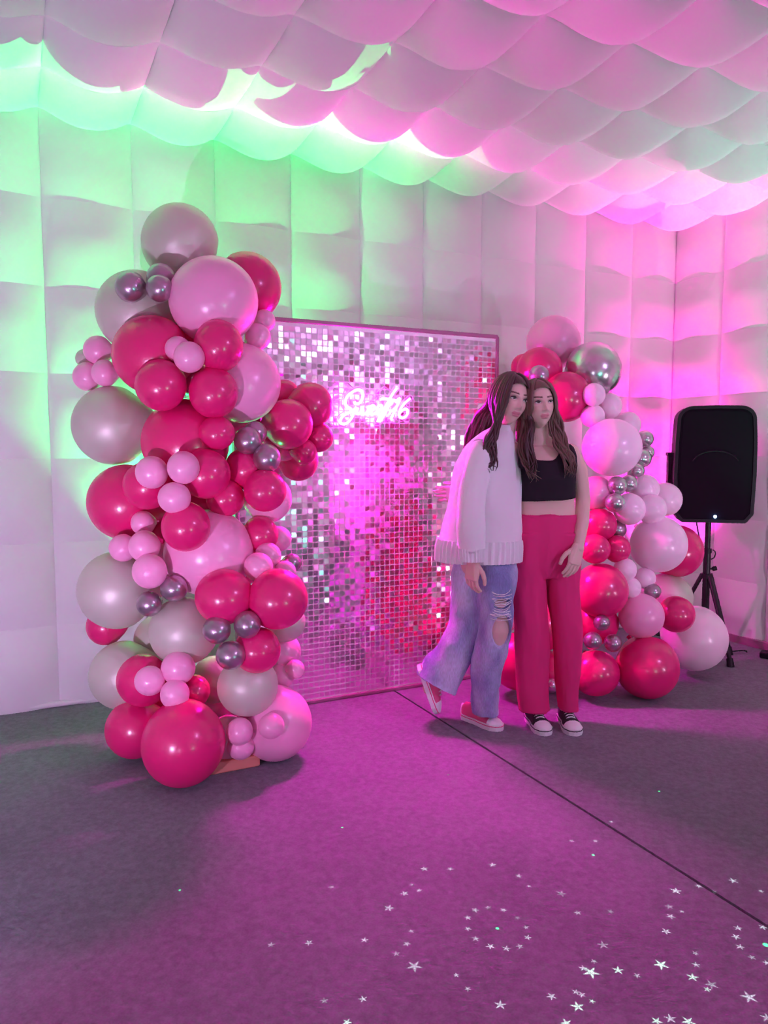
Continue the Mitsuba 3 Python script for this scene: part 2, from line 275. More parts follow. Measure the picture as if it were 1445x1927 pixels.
BP = {(k, s): mikit.ply(BIG if s else SMALL, BM[k], 35) for k in BM for s in (0, 1)}
BN = {'F': 'fuchsia', 'P': 'pink', 'W': 'pale pink', 'S': 'pearl grey', 'C': 'mauve chrome', 'G': 'silver'}
BALLOONS = '''
L|S|0.709|3.518|2.281|0.173|large pearl grey balloon, the topmost of the left column
L|F|0.987|3.417|2.095|0.156|fuchsia balloon at the top right of the left column, behind the large pale pink one
L|P|0.788|3.236|1.985|0.183|large pale pink balloon high on the front of the left column
L|S|0.518|3.528|1.964|0.18|large pearl grey balloon at the upper left edge of the left column
L|C|0.465|3.338|2.031|0.065|small smoky mauve balloon on the upper left pearl grey balloon, leftmost of three
L|C|0.566|3.245|2.017|0.055|small smoky mauve balloon beside the large pale pink one, lowest of three
L|C|0.59|3.34|2.081|0.061|small smoky mauve balloon under the topmost pearl grey one
L|F|0.547|3.34|1.755|0.166|large fuchsia balloon at upper left of the clover holding two small pink balloons
L|F|0.773|3.108|1.778|0.107|fuchsia balloon at upper right of the clover, under the large pale pink balloon
L|F|0.549|3.167|1.614|0.104|fuchsia balloon at lower left of the clover with two small pink ones in its middle
L|F|0.75|3.112|1.587|0.105|fuchsia balloon at lower right of the clover with two small pink ones in its middle
L|P|0.645|3.073|1.722|0.062|small pink balloon in the middle of the upper fuchsia clover, the front one of two
L|P|0.618|3.156|1.762|0.052|small pink balloon in the middle of the upper fuchsia clover, half hidden behind its twin
L|P|0.353|3.581|1.792|0.064|small pale pink balloon on top of the cluster at the far left of the column
L|S|0.305|3.669|1.762|0.043|small grey balloon peeping out at the far left of the pink cluster
L|P|0.307|3.593|1.675|0.064|small pale pink balloon at the bottom left of the cluster on the far left
L|P|0.37|3.496|1.685|0.058|small deeper pink balloon at the bottom right of the cluster on the far left
L|S|0.4|3.527|1.459|0.174|large pearl grey balloon at mid height on the left edge, under the pale pink cluster
L|P|0.911|3.276|1.645|0.174|large pale pink balloon on the right side of the column beside the shimmer backdrop
L|P|1.029|3.299|1.928|0.05|small pink balloon at the right edge just below the top fuchsia balloon
L|P|0.987|3.269|1.851|0.059|small pink balloon under another small one at the right edge of the column top
L|F|1.276|3.385|1.563|0.109|fuchsia balloon of the cluster reaching over the backdrop, nearest to the neon sign
L|F|1.132|3.287|1.469|0.114|fuchsia balloon in front of the cluster reaching over the backdrop
L|F|1.319|3.388|1.412|0.072|small fuchsia balloon at the right tip of the cluster under the neon sign
L|F|1.254|3.497|1.296|0.097|fuchsia balloon hanging lowest in the cluster over the backdrop
L|F|1.223|3.329|1.343|0.06|small fuchsia balloon overlapping the lowest one of the cluster over the backdrop
L|F|1.191|3.51|1.614|0.078|fuchsia balloon at the upper left back of the cluster over the backdrop
L|F|1.156|3.437|1.394|0.097|fuchsia balloon at the lower left of the cluster over the backdrop
L|C|0.897|3.131|1.391|0.059|small mauve chrome balloon, left one of three beside the reaching fuchsia cluster
L|C|0.95|3.198|1.425|0.051|small mauve chrome balloon, top one of three beside the reaching fuchsia cluster
L|C|0.966|3.087|1.317|0.061|small mauve chrome balloon, lowest of three beside the reaching fuchsia cluster
L|F|0.672|3.303|1.383|0.187|very large fuchsia balloon in the middle of the left column
L|F|0.761|3.114|1.421|0.071|fuchsia balloon wedged at the right of the very large middle one
L|P|0.497|3.121|1.261|0.066|small pink balloon, left one of the three in front of the column middle
L|P|0.604|3.03|1.281|0.066|small pink balloon, right one of the three in front of the column middle
L|P|0.567|3.034|1.161|0.063|small pink balloon, lower one of the three in front of the column middle
L|F|0.437|3.446|1.122|0.166|large fuchsia balloon at the left edge of the column middle
L|F|0.497|3.247|1.202|0.1|fuchsia balloon behind the left small pink one of the middle three
L|F|0.708|3.11|1.252|0.103|fuchsia balloon right of the small pink three in the column middle
L|F|0.806|3.17|1.146|0.08|fuchsia balloon below right of the small pink three, partly covered
L|F|0.902|3.189|1.27|0.092|fuchsia balloon just left of the lowest small mauve chrome one
L|F|0.952|3.076|1.179|0.09|fuchsia balloon at right of column middle in front of a pale pink one
L|P|1.016|3.244|1.134|0.11|pale pink balloon half hidden behind a fuchsia one at right of column middle
L|F|0.616|3.065|1.041|0.101|fuchsia balloon under the small pink three, above the big pale pink belly balloon
L|P|0.741|3.212|0.909|0.188|very large pale pink balloon in the belly of the left column
L|P|0.482|3.281|1.043|0.052|small pink balloon at the top of the four on the lower left
L|P|0.398|3.279|0.942|0.058|small pink balloon at the left of the four on the lower left
L|P|0.471|3.187|0.955|0.066|small pink balloon in the centre of the four on the lower left
L|P|0.479|3.122|0.86|0.071|small pink balloon at the bottom of the four, over the large pearl grey one
L|S|0.386|3.401|0.744|0.169|large pearl grey balloon at left under the four small pink ones
L|C|0.571|3.112|0.784|0.055|small dark chrome balloon right of the lowest of four small pink ones
L|C|0.478|3.152|0.72|0.052|small shiny chrome balloon resting on the large lower left pearl grey one
L|F|0.353|3.601|0.545|0.088|fuchsia balloon peeping out between two pearl grey ones on the left edge
L|S|0.625|3.201|0.58|0.145|large champagne grey balloon in the lower middle of the left column
L|S|0.406|3.432|0.354|0.151|large pearl grey balloon low on the left edge near the floor
L|F|0.755|3.014|0.75|0.114|fuchsia balloon at upper left of the lower clover with grey chrome balloons
L|F|0.961|2.949|0.734|0.126|fuchsia balloon at upper right of the lower clover, largest of it
L|F|0.874|2.958|0.526|0.095|fuchsia balloon at the bottom of the lower clover
L|C|0.706|2.95|0.631|0.056|small grey chrome balloon, left one of three on the lower clover
L|C|0.82|2.91|0.649|0.056|small grey chrome balloon, right one of three on the lower clover
L|C|0.752|2.917|0.529|0.058|small grey chrome balloon, lowest of three on the lower clover
L|S|1.052|3.126|0.592|0.09|grey balloon mostly hidden behind the lower clover on the right
L|F|0.959|3.178|0.98|0.082|fuchsia balloon at the right edge beside the very large pale pink belly balloon
L|P|1.059|3.224|0.951|0.058|small rosy balloon at the right edge, upper of those against the backdrop
L|P|0.971|3.105|0.894|0.058|small pink balloon above the lower clover, the middle one
L|P|0.909|3.042|0.859|0.061|small pink balloon above the lower clover, the left one
L|C|1.089|3.132|0.852|0.042|small rosy chrome balloon at the right edge above the lower clover
L|P|1.031|3.057|0.825|0.05|small pink balloon tucked right on top of the lower clover
L|P|1.069|3.228|0.43|0.088|pale pink balloon behind the lower clover on the right edge
L|P|1.092|3.113|0.375|0.043|small pale pink balloon sticking out on the right above the floor
L|P|1.049|3.163|0.336|0.055|small pale pink balloon on top of the large bottom right pink one
L|S|0.853|3.034|0.357|0.128|large shiny pearl grey balloon at lower right of the left column
L|P|0.982|3.071|0.161|0.163|large pale pink balloon at the bottom right on the floor
L|P|0.797|2.966|0.19|0.057|small pale pink balloon at the bottom between fuchsia and large pink ones, upper one
L|P|0.81|3.001|0.112|0.056|small pale pink balloon at the bottom between fuchsia and large pink ones, lower one
L|P|0.915|2.911|0.212|0.053|small pale pink balloon in front of the large bottom right pink one
L|F|0.457|3.223|0.382|0.11|fuchsia balloon behind the lowest three small pink ones
L|F|0.431|3.312|0.146|0.127|fuchsia balloon at the bottom left of the column on the floor
L|F|0.575|2.997|0.171|0.174|very large fuchsia balloon at the bottom front of the column
L|F|0.65|3.132|0.334|0.068|fuchsia balloon peeping out at right of the lowest three small pink ones
L|P|0.462|3.086|0.417|0.06|small pink balloon, left one of the lowest three
L|P|0.574|3.075|0.458|0.068|small pink balloon, top one of the lowest three
L|P|0.549|3.022|0.368|0.06|small pink balloon, bottom one of the lowest three
L|S|0.576|3.528|0.469|0.119|grey balloon in deep shade inside the column between two large pearl grey ones
L|F|0.582|3.435|0.18|0.107|fuchsia balloon deep inside the column foot behind the lowest small pink ones
L|S|0.782|3.312|0.316|0.106|grey balloon deep inside the column behind the bottom of the lower clover
L|S|0.712|3.684|1.972|0.126|grey balloon deep inside the column behind the large pale pink one at the top
L|F|0.9|3.401|0.826|0.124|fuchsia balloon deep inside the column behind the pale pink belly balloon
L|F|0.771|3.41|1.083|0.111|fuchsia balloon deep inside the column behind the small pink three in its middle
L|F|0.591|3.544|0.969|0.113|fuchsia balloon deep inside the column behind the four small pink ones
L|P|0.606|3.433|0.832|0.101|pale pink balloon deep inside the column beside the lowest of four small pink ones
L|F|0.74|3.517|1.872|0.112|fuchsia balloon deep inside the upper clover behind its two small pink ones
L|F|0.723|3.473|1.685|0.101|fuchsia balloon deep inside the upper clover under its two small pink ones
L|F|0.951|3.439|1.486|0.104|fuchsia balloon deep inside the column left of the small mauve chrome three
L|P|0.813|3.361|0.155|0.103|pale pink balloon deep inside the column foot under the large shiny pearl grey one
L|P|0.791|3.128|0.102|0.104|pale pink balloon deep inside the column foot near the reddish base
R|P|2.882|3.582|1.983|0.157|translucent pale pink balloon at the top of the right garland against the wall
R|F|2.686|3.456|1.801|0.129|fuchsia balloon near the garland top, behind the small mauve chrome one
R|F|2.697|3.615|1.837|0.075|small fuchsia balloon at the upper left end of the right garland
R|F|2.764|3.317|1.645|0.139|fuchsia balloon beside the head of the woman in the black top
R|G|2.965|3.332|1.802|0.16|large silver chrome balloon at the top right of the right garland
R|C|2.552|3.287|1.753|0.054|small mauve chrome balloon above the heads of the two women
R|W|2.824|3.162|1.649|0.063|small pale pink balloon just under the large silver chrome one
R|W|2.845|3.19|1.536|0.064|small pale pink balloon on the left shoulder of the big pale pink one
R|W|3.011|3.244|1.598|0.072|small pale pink balloon right of two others under the silver chrome one
R|W|3.14|3.234|1.493|0.076|small pale pink balloon behind the top right of the big pale pink one
R|W|2.915|3.112|1.365|0.156|big pale pink balloon at shoulder height of the woman in black
R|G|3.269|3.225|1.415|0.049|small silver balloon at the right of the big pale pink one, topmost of the string
R|G|3.218|3.195|1.305|0.055|small silver balloon at the right of the big pale pink one, third of the string
R|G|3.297|3.23|1.338|0.04|tiny silver balloon at the right edge of the string beside the big pale pink one
R|G|3.153|3.168|1.234|0.045|small silver balloon at the lower end of the string beside the big pale pink one
R|G|2.942|3.093|1.157|0.052|small silver balloon under the big pale pink one, left
R|G|3.052|3.119|1.166|0.047|small silver balloon under the big pale pink one, right
R|G|2.905|3.067|1.067|0.052|small silver balloon lowest under the big pale pink one
R|P|2.891|3.201|1.112|0.097|pale pink balloon half hidden behind the bare arm of the woman in black
R|W|3.19|3.137|1.132|0.081|small pale pink balloon at the top of the cluster left of the speaker
R|W|3.382|3.172|1.064|0.099|pale pink balloon at the right of the cluster touching the speaker outline
R|W|3.029|3.087|1.027|0.088|pale pink balloon at the left of the cluster under the small silver ones
R|W|3.166|3.062|1.024|0.083|small pale pink balloon in the middle front of the cluster left of the speaker
R|W|3.232|3.067|0.823|0.158|big pale pink balloon below the cluster, left of the speaker pole
R|F|3.485|3.168|0.757|0.154|fuchsia balloon behind the big pale pink one, next to the speaker pole
R|F|2.878|3.152|0.94|0.091|fuchsia balloon at the elbow of the woman in black
R|C|3.001|3.147|0.911|0.053|small violet lit chrome balloon among fuchsia ones at waist height
R|F|2.788|3.085|0.82|0.08|fuchsia balloon near the hand of the woman in black, left of a pair
R|F|2.944|3.083|0.811|0.076|fuchsia balloon near the hand of the woman in black, right of a pair
R|F|2.823|3.071|0.594|0.147|large fuchsia balloon at knee to thigh height beside the pink trousers
R|F|2.878|3.158|0.391|0.118|fuchsia balloon behind the three silver ones at shin height
R|W|2.964|3.04|0.701|0.064|small pale pink balloon, left upper one of three above the pink spotlit balloon
R|W|3.137|3.066|0.637|0.059|small pale pink balloon, right one of three above the pink spotlit balloon
R|W|2.992|3.025|0.602|0.058|small pale pink balloon, lower one of three above the pink spotlit balloon
R|C|3.146|3.014|0.57|0.044|small silver mauve balloon touching the top of the pink spotlit balloon
R|S|3.443|3.19|0.48|0.142|large grey balloon mostly hidden behind the pink spotlit one
R|P|3.047|2.997|0.446|0.122|pale pink balloon with a hot pink light spot at the lower right garland
R|F|3.346|3.027|0.42|0.103|fuchsia balloon between the pink spotlit one and the big white pink one
R|W|3.584|3.106|0.239|0.193|big whitish pink balloon at the far right in front of the speaker stand
R|C|2.767|2.996|0.437|0.042|small silver mauve balloon, top one of three at shin height
R|C|2.718|3.008|0.342|0.048|small silver mauve balloon, left one of three at shin height
R|C|2.841|2.988|0.321|0.048|small silver mauve balloon, right one of three at shin height
R|F|3.055|2.952|0.172|0.171|largest fuchsia balloon on the floor at the lower right of the garland
R|F|2.776|3.046|0.151|0.124|fuchsia balloon on the floor right of the pink trouser leg
R|F|2.426|3.258|0.205|0.156|large fuchsia balloon on the floor between the two women
R|P|2.418|3.366|0.431|0.083|hot pink lit balloon above the floor one between the two women
R|F|2.63|3.244|0.129|0.106|fuchsia balloon on the floor seen between the pink trouser legs
R|C|2.512|3.088|0.106|0.039|small silver balloon low between the pink trouser legs
R|F|2.606|3.29|0.368|0.133|fuchsia balloon behind the pink trousers
R|P|2.831|3.287|1.014|0.078|pale pink balloon seen between waist and arm of the woman in black
'''
rs = np.random.RandomState(3)
ROWS = [q.split('|') for q in BALLOONS.strip().split('\n')]
PTS = np.array([[float(v) for v in q[2:6]] for q in ROWS])
for line in ROWS:
    side, m, x, y, z, r, text = line
    x, y, z, r = (float(q) for q in (x, y, z, r)); p = np.array([x, y, z])
    dist = np.linalg.norm(PTS[:, :3] - p, axis=1); near = PTS[dist < .42]
    d = p - np.average(near[:, :3], axis=0, weights=near[:, 3] ** 2)                  # the knot points into the cluster
    if side == 'L': d = d / .3 + (p - np.array([.80, 3.30, z])) / .35
    else: d = d / .3
    d = d - np.array([.44, .90, 0]) * .55 + rs.normal(0, .08, 3); d /= np.linalg.norm(d)
    a = np.cross([0, 0, 1], d); a /= np.linalg.norm(a); b = np.cross(d, a); s = 1 + rs.normal(0, .025)
    q = np.eye(4); q[:3, 0], q[:3, 1], q[:3, 2], q[:3, 3] = a * r * s, b * r, d * r, (x, y, z)
    key = number('balloon')
    scene[key] = {**BP[m, int(r > .085)], 'to_world': T(q.tolist())}
    tag(key, text, 'balloon', f"{BN[m]} balloons of the {'left column' if side == 'L' else 'right garland'}")
# the weighted stands that carry column and garland
add('balloon_column_stand__base', cat(rbox(.62, .90, 3.02, 3.42, 0, .05, .008)), 'red_wood', 30)
add('balloon_column_stand__socket', rod((.76, 3.25, .04), (.76, 3.25, .16), .02), 'black_metal', 30)
tag('balloon_column_stand', 'reddish weighted base peeping out under the left balloon column', 'stand')

# ------------------------------------------------------------------ people
def vcol(key, rough, **more):
    scene[key] = {'type': 'twosided', 'bsdf': {'type': 'principled', 'base_color': {'type': 'mesh_attribute', 'name': 'vertex_color'}, 'roughness': float(rough), **more}}
vcol('skin', .5, specular=.35); vcol('eye_surface', .12, specular=.6)
mat('dark_brown_hair', (.050, .022, .020), .42, specular=.5)
mat('light_brown_hair', (.115, .062, .045), .42, specular=.5)
bumped('sweater_knit', (.80, .77, .78), .85, lambda p, n, uv: dr.sin((p.x * .9 - p.y * .45) * 900) * .5 + noise(p.x * 300, p.y * 300, p.z * 120), .0016, specular=.15, sheen=.4)
mat('black_jersey', (.016, .010, .016), .8, specular=.25)
bumped('pink_twill', (.66, .03, .17), .75, lambda p, n, uv: noise(p.x * 240, p.y * 240, p.z * 90), .001, specular=.2)
def denim_color(p, n, uv):
    a = fbm(p.x * 9, p.y * 9, p.z * 4, 3); b = noise(p.x * 300, p.y * 300, p.z * 60)
    return mix((.20, .23, .43), (.52, .54, .70), smoothstep(.25, .75, a)) * (.85 + .3 * b)
bumped('washed_denim', tex(denim_color), .8, lambda p, n, uv: noise(p.x * 400, p.y * 400, p.z * 150), .001, specular=.15)
mat('white_rubber', (.80, .78, .77), .5)
mat('pink_canvas', (.72, .10, .24), .75)
mat('black_canvas', (.02, .017, .02), .8)
mat('white_cotton', (.82, .80, .80), .8)
mat('dark_lash', (.012, .008, .01), .6)

RV, AV = np.array([.8968, -.4425, 0]), np.array([.4425, .8968, 0])
def figure(gx, gy, base):
    """Local metres (right, away, up) of a figure standing at base, from positions measured on a front elevation (x, y, w towards the viewer)."""
    def J(x, y, w=0.0):
        z = (gy - y) / 378.
        for _ in range(4): z = (gy - y) / (370 + 8.5 * z)
        return np.array([(x - 722.5) / (378 + 10 * z) - (gx - 722.5) / 378, -w, z])
    M = np.eye(4); M[:3, 0], M[:3, 1], M[:3, 3] = RV, AV, (base[0], base[1], 0)
    return J, M
def solid(m):
    return m3.Manifold(m3.Mesh(np.asarray(m.vertices, np.float32), np.asarray(m.faces, np.uint32)))
def ball(c, r, n=28): return m3.Manifold.sphere(float(r), n).translate([float(v) for v in c])
def capsule(*cr):
    """cr: (centre, radius) pairs; neighbours are hulled, all are joined."""
    return m3.Manifold.batch_boolean([m3.Manifold.batch_hull([ball(*a), ball(*b)]) for a, b in zip(cr, cr[1:])], m3.OpType.Add)
def union(*ms): return m3.Manifold.batch_boolean(list(ms), m3.OpType.Add)
def loft(rings, n=48, rows=None, p=2.3, wave=None):
    """rings: (centre, half width, half depth) from one end to the other; sections lie level. Closed and watertight."""
    from scipy.interpolate import PchipInterpolator
    c = np.array([r[0] for r in rings]); ab = np.array([r[1:3] for r in rings], float)
    s = np.concatenate([[0], np.cumsum(np.linalg.norm(np.diff(c, axis=0), axis=1))])
    rows = rows or max(8, int(s[-1] / .012)); q = np.linspace(0, s[-1], rows)
    C, AB = PchipInterpolator(s, c)(q), PchipInterpolator(s, ab)(q)
    th = np.arange(n) * 2 * np.pi / n; ct, st = np.cos(th), np.sin(th)
    x = np.sign(ct) * np.abs(ct) ** (2 / p); y = np.sign(st) * np.abs(st) ** (2 / p)
    v = np.stack([C[:, None, 0] + AB[:, None, 0] * x, C[:, None, 1] + AB[:, None, 1] * y, np.repeat(C[:, None, 2], n, 1)], -1)
    if wave is not None:
        k = wave(np.linspace(0, 1, rows)[:, None], th[None, :])
        v[..., 0] += k * x; v[..., 1] += k * y
    v = np.vstack([v.reshape(-1, 3), C[:1], C[-1:]]); F = []; up = C[-1, 2] > C[0, 2]
    for i in range(rows - 1):
        for j in range(n):
            a, b, c_, d = i * n + j, i * n + (j + 1) % n, (i + 1) * n + (j + 1) % n, (i + 1) * n + j
            F += [(a, b, c_), (a, c_, d)]
    e0, e1, L = rows * n, rows * n + 1, (rows - 1) * n
    for j in range(n): F += [(e0, (j + 1) % n, j), (e1, L + j, L + (j + 1) % n)]
    F = np.array(F)
    return trimesh.Trimesh(v, F if up else F[:, ::-1], process=False)
def relax(m, length=.012, it=12):
    m = tm(m.refine_to_length(length)); m.merge_vertices()
    return trimesh.smoothing.filter_taubin(m, .5, .53, iterations=it)
def folds(m, amp, freq, seed, zlo=None):
    v = m.vertices; k = meshkit.fbm(v * np.array(freq) + seed * 3.1, 3, seed) - .5
    r = meshkit.fbm(v * np.array(freq) * [.5, .5, 1.8] + seed, 2, seed + 1) - .5
    m = m.copy(); m.vertices = v + m.vertex_normals * ((k * 1.3 + r * .6) * amp)[:, None]; return m

def skull(dirs):
    x, y, z = (dirs * [.0715, .0885, .112]).T.copy()
    low = np.clip(-z / .112, 0, 1); front = np.clip(-dirs[:, 1], 0, 1)
    x *= 1 - .34 * low ** 1.6; y = np.where(y < 0, y * (1 - .05 * low), y * (1 - .42 * low ** 1.3)) - .012 * front * low ** 1.5
    f = front > .12; g = np.clip((front - .12) / .3, 0, 1)
    G = lambda u, s: np.exp(-(u / s) ** 2); ax = np.abs(x)
    d = .0200 * G(x, .0085) * (G(z + .020, .013) + .50 * G(z - .002, .017)) + .0075 * G(ax - .0115, .0065) * G(z + .0255, .0075)
    d -= .0085 * G(ax - .030, .0155) * G(z - .012, .0105)
    d += .0040 * G(ax - .028, .022) * G(z - .030, .009) + .0050 * G(ax - .040, .020) * G(z + .022, .020)
    d += .0060 * G(x, .019) * G(z + .0485, .0042) + .0072 * G(x, .017) * G(z + .0600, .0050) - .0030 * G(x, .024) * G(z + .0542, .0022)
    d += .0080 * G(x, .017) * G(z + .091, .014) - .0020 * G(x, .010) * G(z + .040, .006)
    return np.stack([x, y - d * g, z], 1)
def head_mesh():
    s = trimesh.creation.icosphere(5); s.vertices = skull(s.vertices); return s
def face_color(q, base, lip, seed, blush=.1):
    """Skin colour at head-local points: lips and brows are its own colours, eye make-up also paints in socket shade."""
    x, y, z = q.T; ax = np.abs(x); c = np.tile(np.array(base, float), (len(q), 1)); front = (y < -.045)
    def put(w, col):
        w = np.clip(w, 0, 1)[:, None] * front[:, None]; c[:] = c * (1 - w) + np.array(col) * w
    S = lambda a, b, v: np.clip((v - a) / (b - a), 0, 1)
    put(blush * np.exp(-((ax - .042) / .018) ** 2 - ((z + .02) / .018) ** 2) * 3, (.70, .25, .25))
    arch = .0335 + .0032 * np.sin(np.clip((ax - .012) / .036, 0, 1) * math.pi * .75)
    put(S(.0046, .0024, np.abs(z - arch)) * S(.009, .013, ax) * S(.051, .044, ax), (.10, .055, .045))
    put(.8 * np.exp(-((ax - .031) / .017) ** 2 - ((z - .0165) / .0085) ** 2), (.14, .06, .06))  # eye make-up, deepened to paint in the shade of the sockets
    z = z - 7 * ax ** 2
    wid = .0225 * (1 - .3 * np.abs(z + .054) / .012)
    put(S(1.08, .9, ax / wid) * S(.0135, .0105, np.abs(z + .0545)), lip)
    put(S(.0016, .0006, np.abs(z + .0542)) * S(.022, .019, ax), (.25, .06, .07))
    return c
def person(key, J, M, head, skin, lip, limbs, hands, rot, hs, label):
    """limbs: a Manifold of torso, neck, arms and legs; head: the head's centre; rot: its rotation."""
    hm = head_mesh(); R4 = np.eye(4); R4[:3, :3] = rot * hs; R4[:3, 3] = head
    ears = union(*[m3.Manifold.sphere(1, 20).scale((.008, .016, .030)).translate((s * .071, .010, .0)) for s in (-1, 1)])
    hd = union(solid(hm), ears).transform(np.array(R4[:3], float))
    body = union(solid(relax(limbs)), hd, *hands)
    m = tm(body.refine_to_length(.008)); inv = np.linalg.inv(R4); q = m.vertices @ inv[:3, :3].T + inv[:3, 3]
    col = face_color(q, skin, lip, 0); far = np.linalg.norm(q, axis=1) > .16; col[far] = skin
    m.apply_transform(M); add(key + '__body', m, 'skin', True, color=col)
    n = 0
    for s in (-1, 1):
        e = trimesh.creation.icosphere(3); d = e.vertices.copy()
        ring = np.hypot(d[:, 0] - .10 * 0, d[:, 2]); white = np.array([.75, .70, .68])
        cc = np.tile(white, (len(d), 1)); cc[(ring < .56) & (d[:, 1] < 0)] = (.07, .04, .03); cc[(ring < .28) & (d[:, 1] < 0)] = (.01, .01, .01)
        e.vertices = d * [.0135, .0065, .0062]; y = -.0755
        e.vertices[:, 1] += .012 * (e.vertices[:, 0] * s / .0135 * .35) ** 1
        e.apply_translation((s * .0305, y, .0115)); e.apply_transform(M @ R4)
        add(key + '__eye' + (f'_{n:03d}' if n else ''), e, 'eye_surface', True, color=cc)
        t = np.linspace(-1, 1, 11); l_ = .0024; arc = np.stack([s * .0305 + t * .0155, np.full(11, y - .0055) + (t * s > 0) * t * s * .006, .0115 + .0072 * (1 - t ** 2) - .001 + .002 * (t * s)], 1)
        l = tube(arc, l_ * (1.15 - t ** 2 * .7), 6); l.apply_transform(M @ R4)
        add(key + '__eyelash' + (f'_{n:03d}' if n else ''), l, 'dark_lash', True); n += 1
    tag(key, label, 'person')
    return R4
def hand(w, d, across, palm_n, thumb_side, curl=.35, s=1.0):
    """A relaxed hand: from wrist w along d; across runs from little finger to index; palm_n is where the palm looks."""
    d, a = np.array(d, float), np.array(across, float); d /= np.linalg.norm(d); a -= d * (a @ d); a /= np.linalg.norm(a)
    n = np.cross(d, a); n *= np.sign(n @ np.array(palm_n, float)); P = lambda t, k, o=0: w + (d * t + a * k + n * o) * s
    parts = [m3.Manifold.batch_hull([ball(P(.0, -.014), .019 * s), ball(P(.0, .014), .019 * s), ball(P(.075, -.030), .0115 * s), ball(P(.082, .028), .0125 * s), ball(P(.035, -.028, .004), .014 * s), ball(P(.035, .026, .006), .016 * s)])]
    for k, (o, L) in enumerate(((-.030, .056), (-.010, .071), (.010, .076), (.029, .068))):
        p = P(.076 + .004 * (k in (1, 2)), o); ang = curl * (1.25 - .12 * k); c = [(p, .0098 * s)]
        for j, f in enumerate((.45, .32, .23)):
            ang2 = ang * (j + .7); p = p + (d * math.cos(ang2) + n * math.sin(ang2) + a * (o * 1.2)) * L * f * s; c.append((p, (.0090 - .0010 * j) * s))
        parts.append(capsule(*c))
    t0 = P(.022, .024 * thumb_side, .008); t1 = t0 + (d * .026 + a * .026 * thumb_side + n * .010) * s; t2 = t1 + (d * .028 + a * .006 * thumb_side + n * .010) * s; t3 = t2 + (d * .022 - a * .002 * thumb_side + n * .006) * s
    parts.append(capsule((t0, .0140 * s), (t1, .0112 * s), (t2, .0098 * s), (t3, .0082 * s)))
    m = tm(union(*parts).refine_to_length(.004)); m.merge_vertices()
    m = trimesh.smoothing.filter_taubin(m, .5, .53, iterations=6); return solid(m)
def hair(key, M, R4, bsdf, locks, cut, grow=1.075, label=None):
    s = trimesh.creation.icosphere(5); d = s.vertices.copy(); v = np.stack([d[:, 0] * .0735, d[:, 1] * .0915, d[:, 2] * .114], 1)
    v *= grow + .012 * np.sin(np.arctan2(d[:, 0], d[:, 1]) * 46)[:, None] * (1 - np.abs(d[:, 2:3]))
    keep = ~np.array([cut(*p) for p in v]); F = s.faces[keep[s.faces].all(1)]
    cap = trimesh.Trimesh(v, F, process=False); cap.remove_unreferenced_vertices(); cap.apply_transform(R4)
    m = cat(cap, *locks); m.apply_transform(M); add(key + '__hair', m, bsdf, True)
    if label: tag(key + '__hair', label)
def hairline(x, y, z): return (y < -.008 + .15 * z and z < .080 - 7 * x * x) or (z < -.045 and y < .035) or z < -.085
def lock(R4, phi, fall, r=.011, seed=0, wave=.012, lift=1.10, n=26, flat=.55):
    """One lock: over the skull from the parting at azimuth phi (0 = face, + = the viewer's right), then through the points of fall."""
    rs = np.random.RandomState(seed); pts = []
    for el in np.linspace(82, -8, 7):
        e, f = math.radians(el), math.radians(phi)
        d = np.array([math.sin(f) * math.cos(e), -math.cos(f) * math.cos(e), math.sin(e)])
        pts.append((R4 @ np.append(d * [.0735, .0915, .114] * np.array(lift), 1))[:3])
    p = spline(np.vstack([pts, fall]), n); t = np.linspace(0, 1, n)
    ph = rs.rand() * 6.3; side = np.array([math.cos(ph), math.sin(ph), 0])
    p = p + (np.sin(t * 15 + ph) * wave * np.clip(t * 1.6 - .55, 0, 1))[:, None] * side + (np.cos(t * 13 + ph) * wave * .6 * np.clip(t * 1.6 - .55, 0, 1))[:, None] * np.array([.8, .6, 0])
    rr = r * np.interp(t, [0, .12, .5, .85, 1], [.55, 1, 1.05, .75, .12]); nrm = np.array([math.sin(math.radians(phi)), -math.cos(math.radians(phi)), 0])
    return tube(p, rr, 7, (nrm, flat))
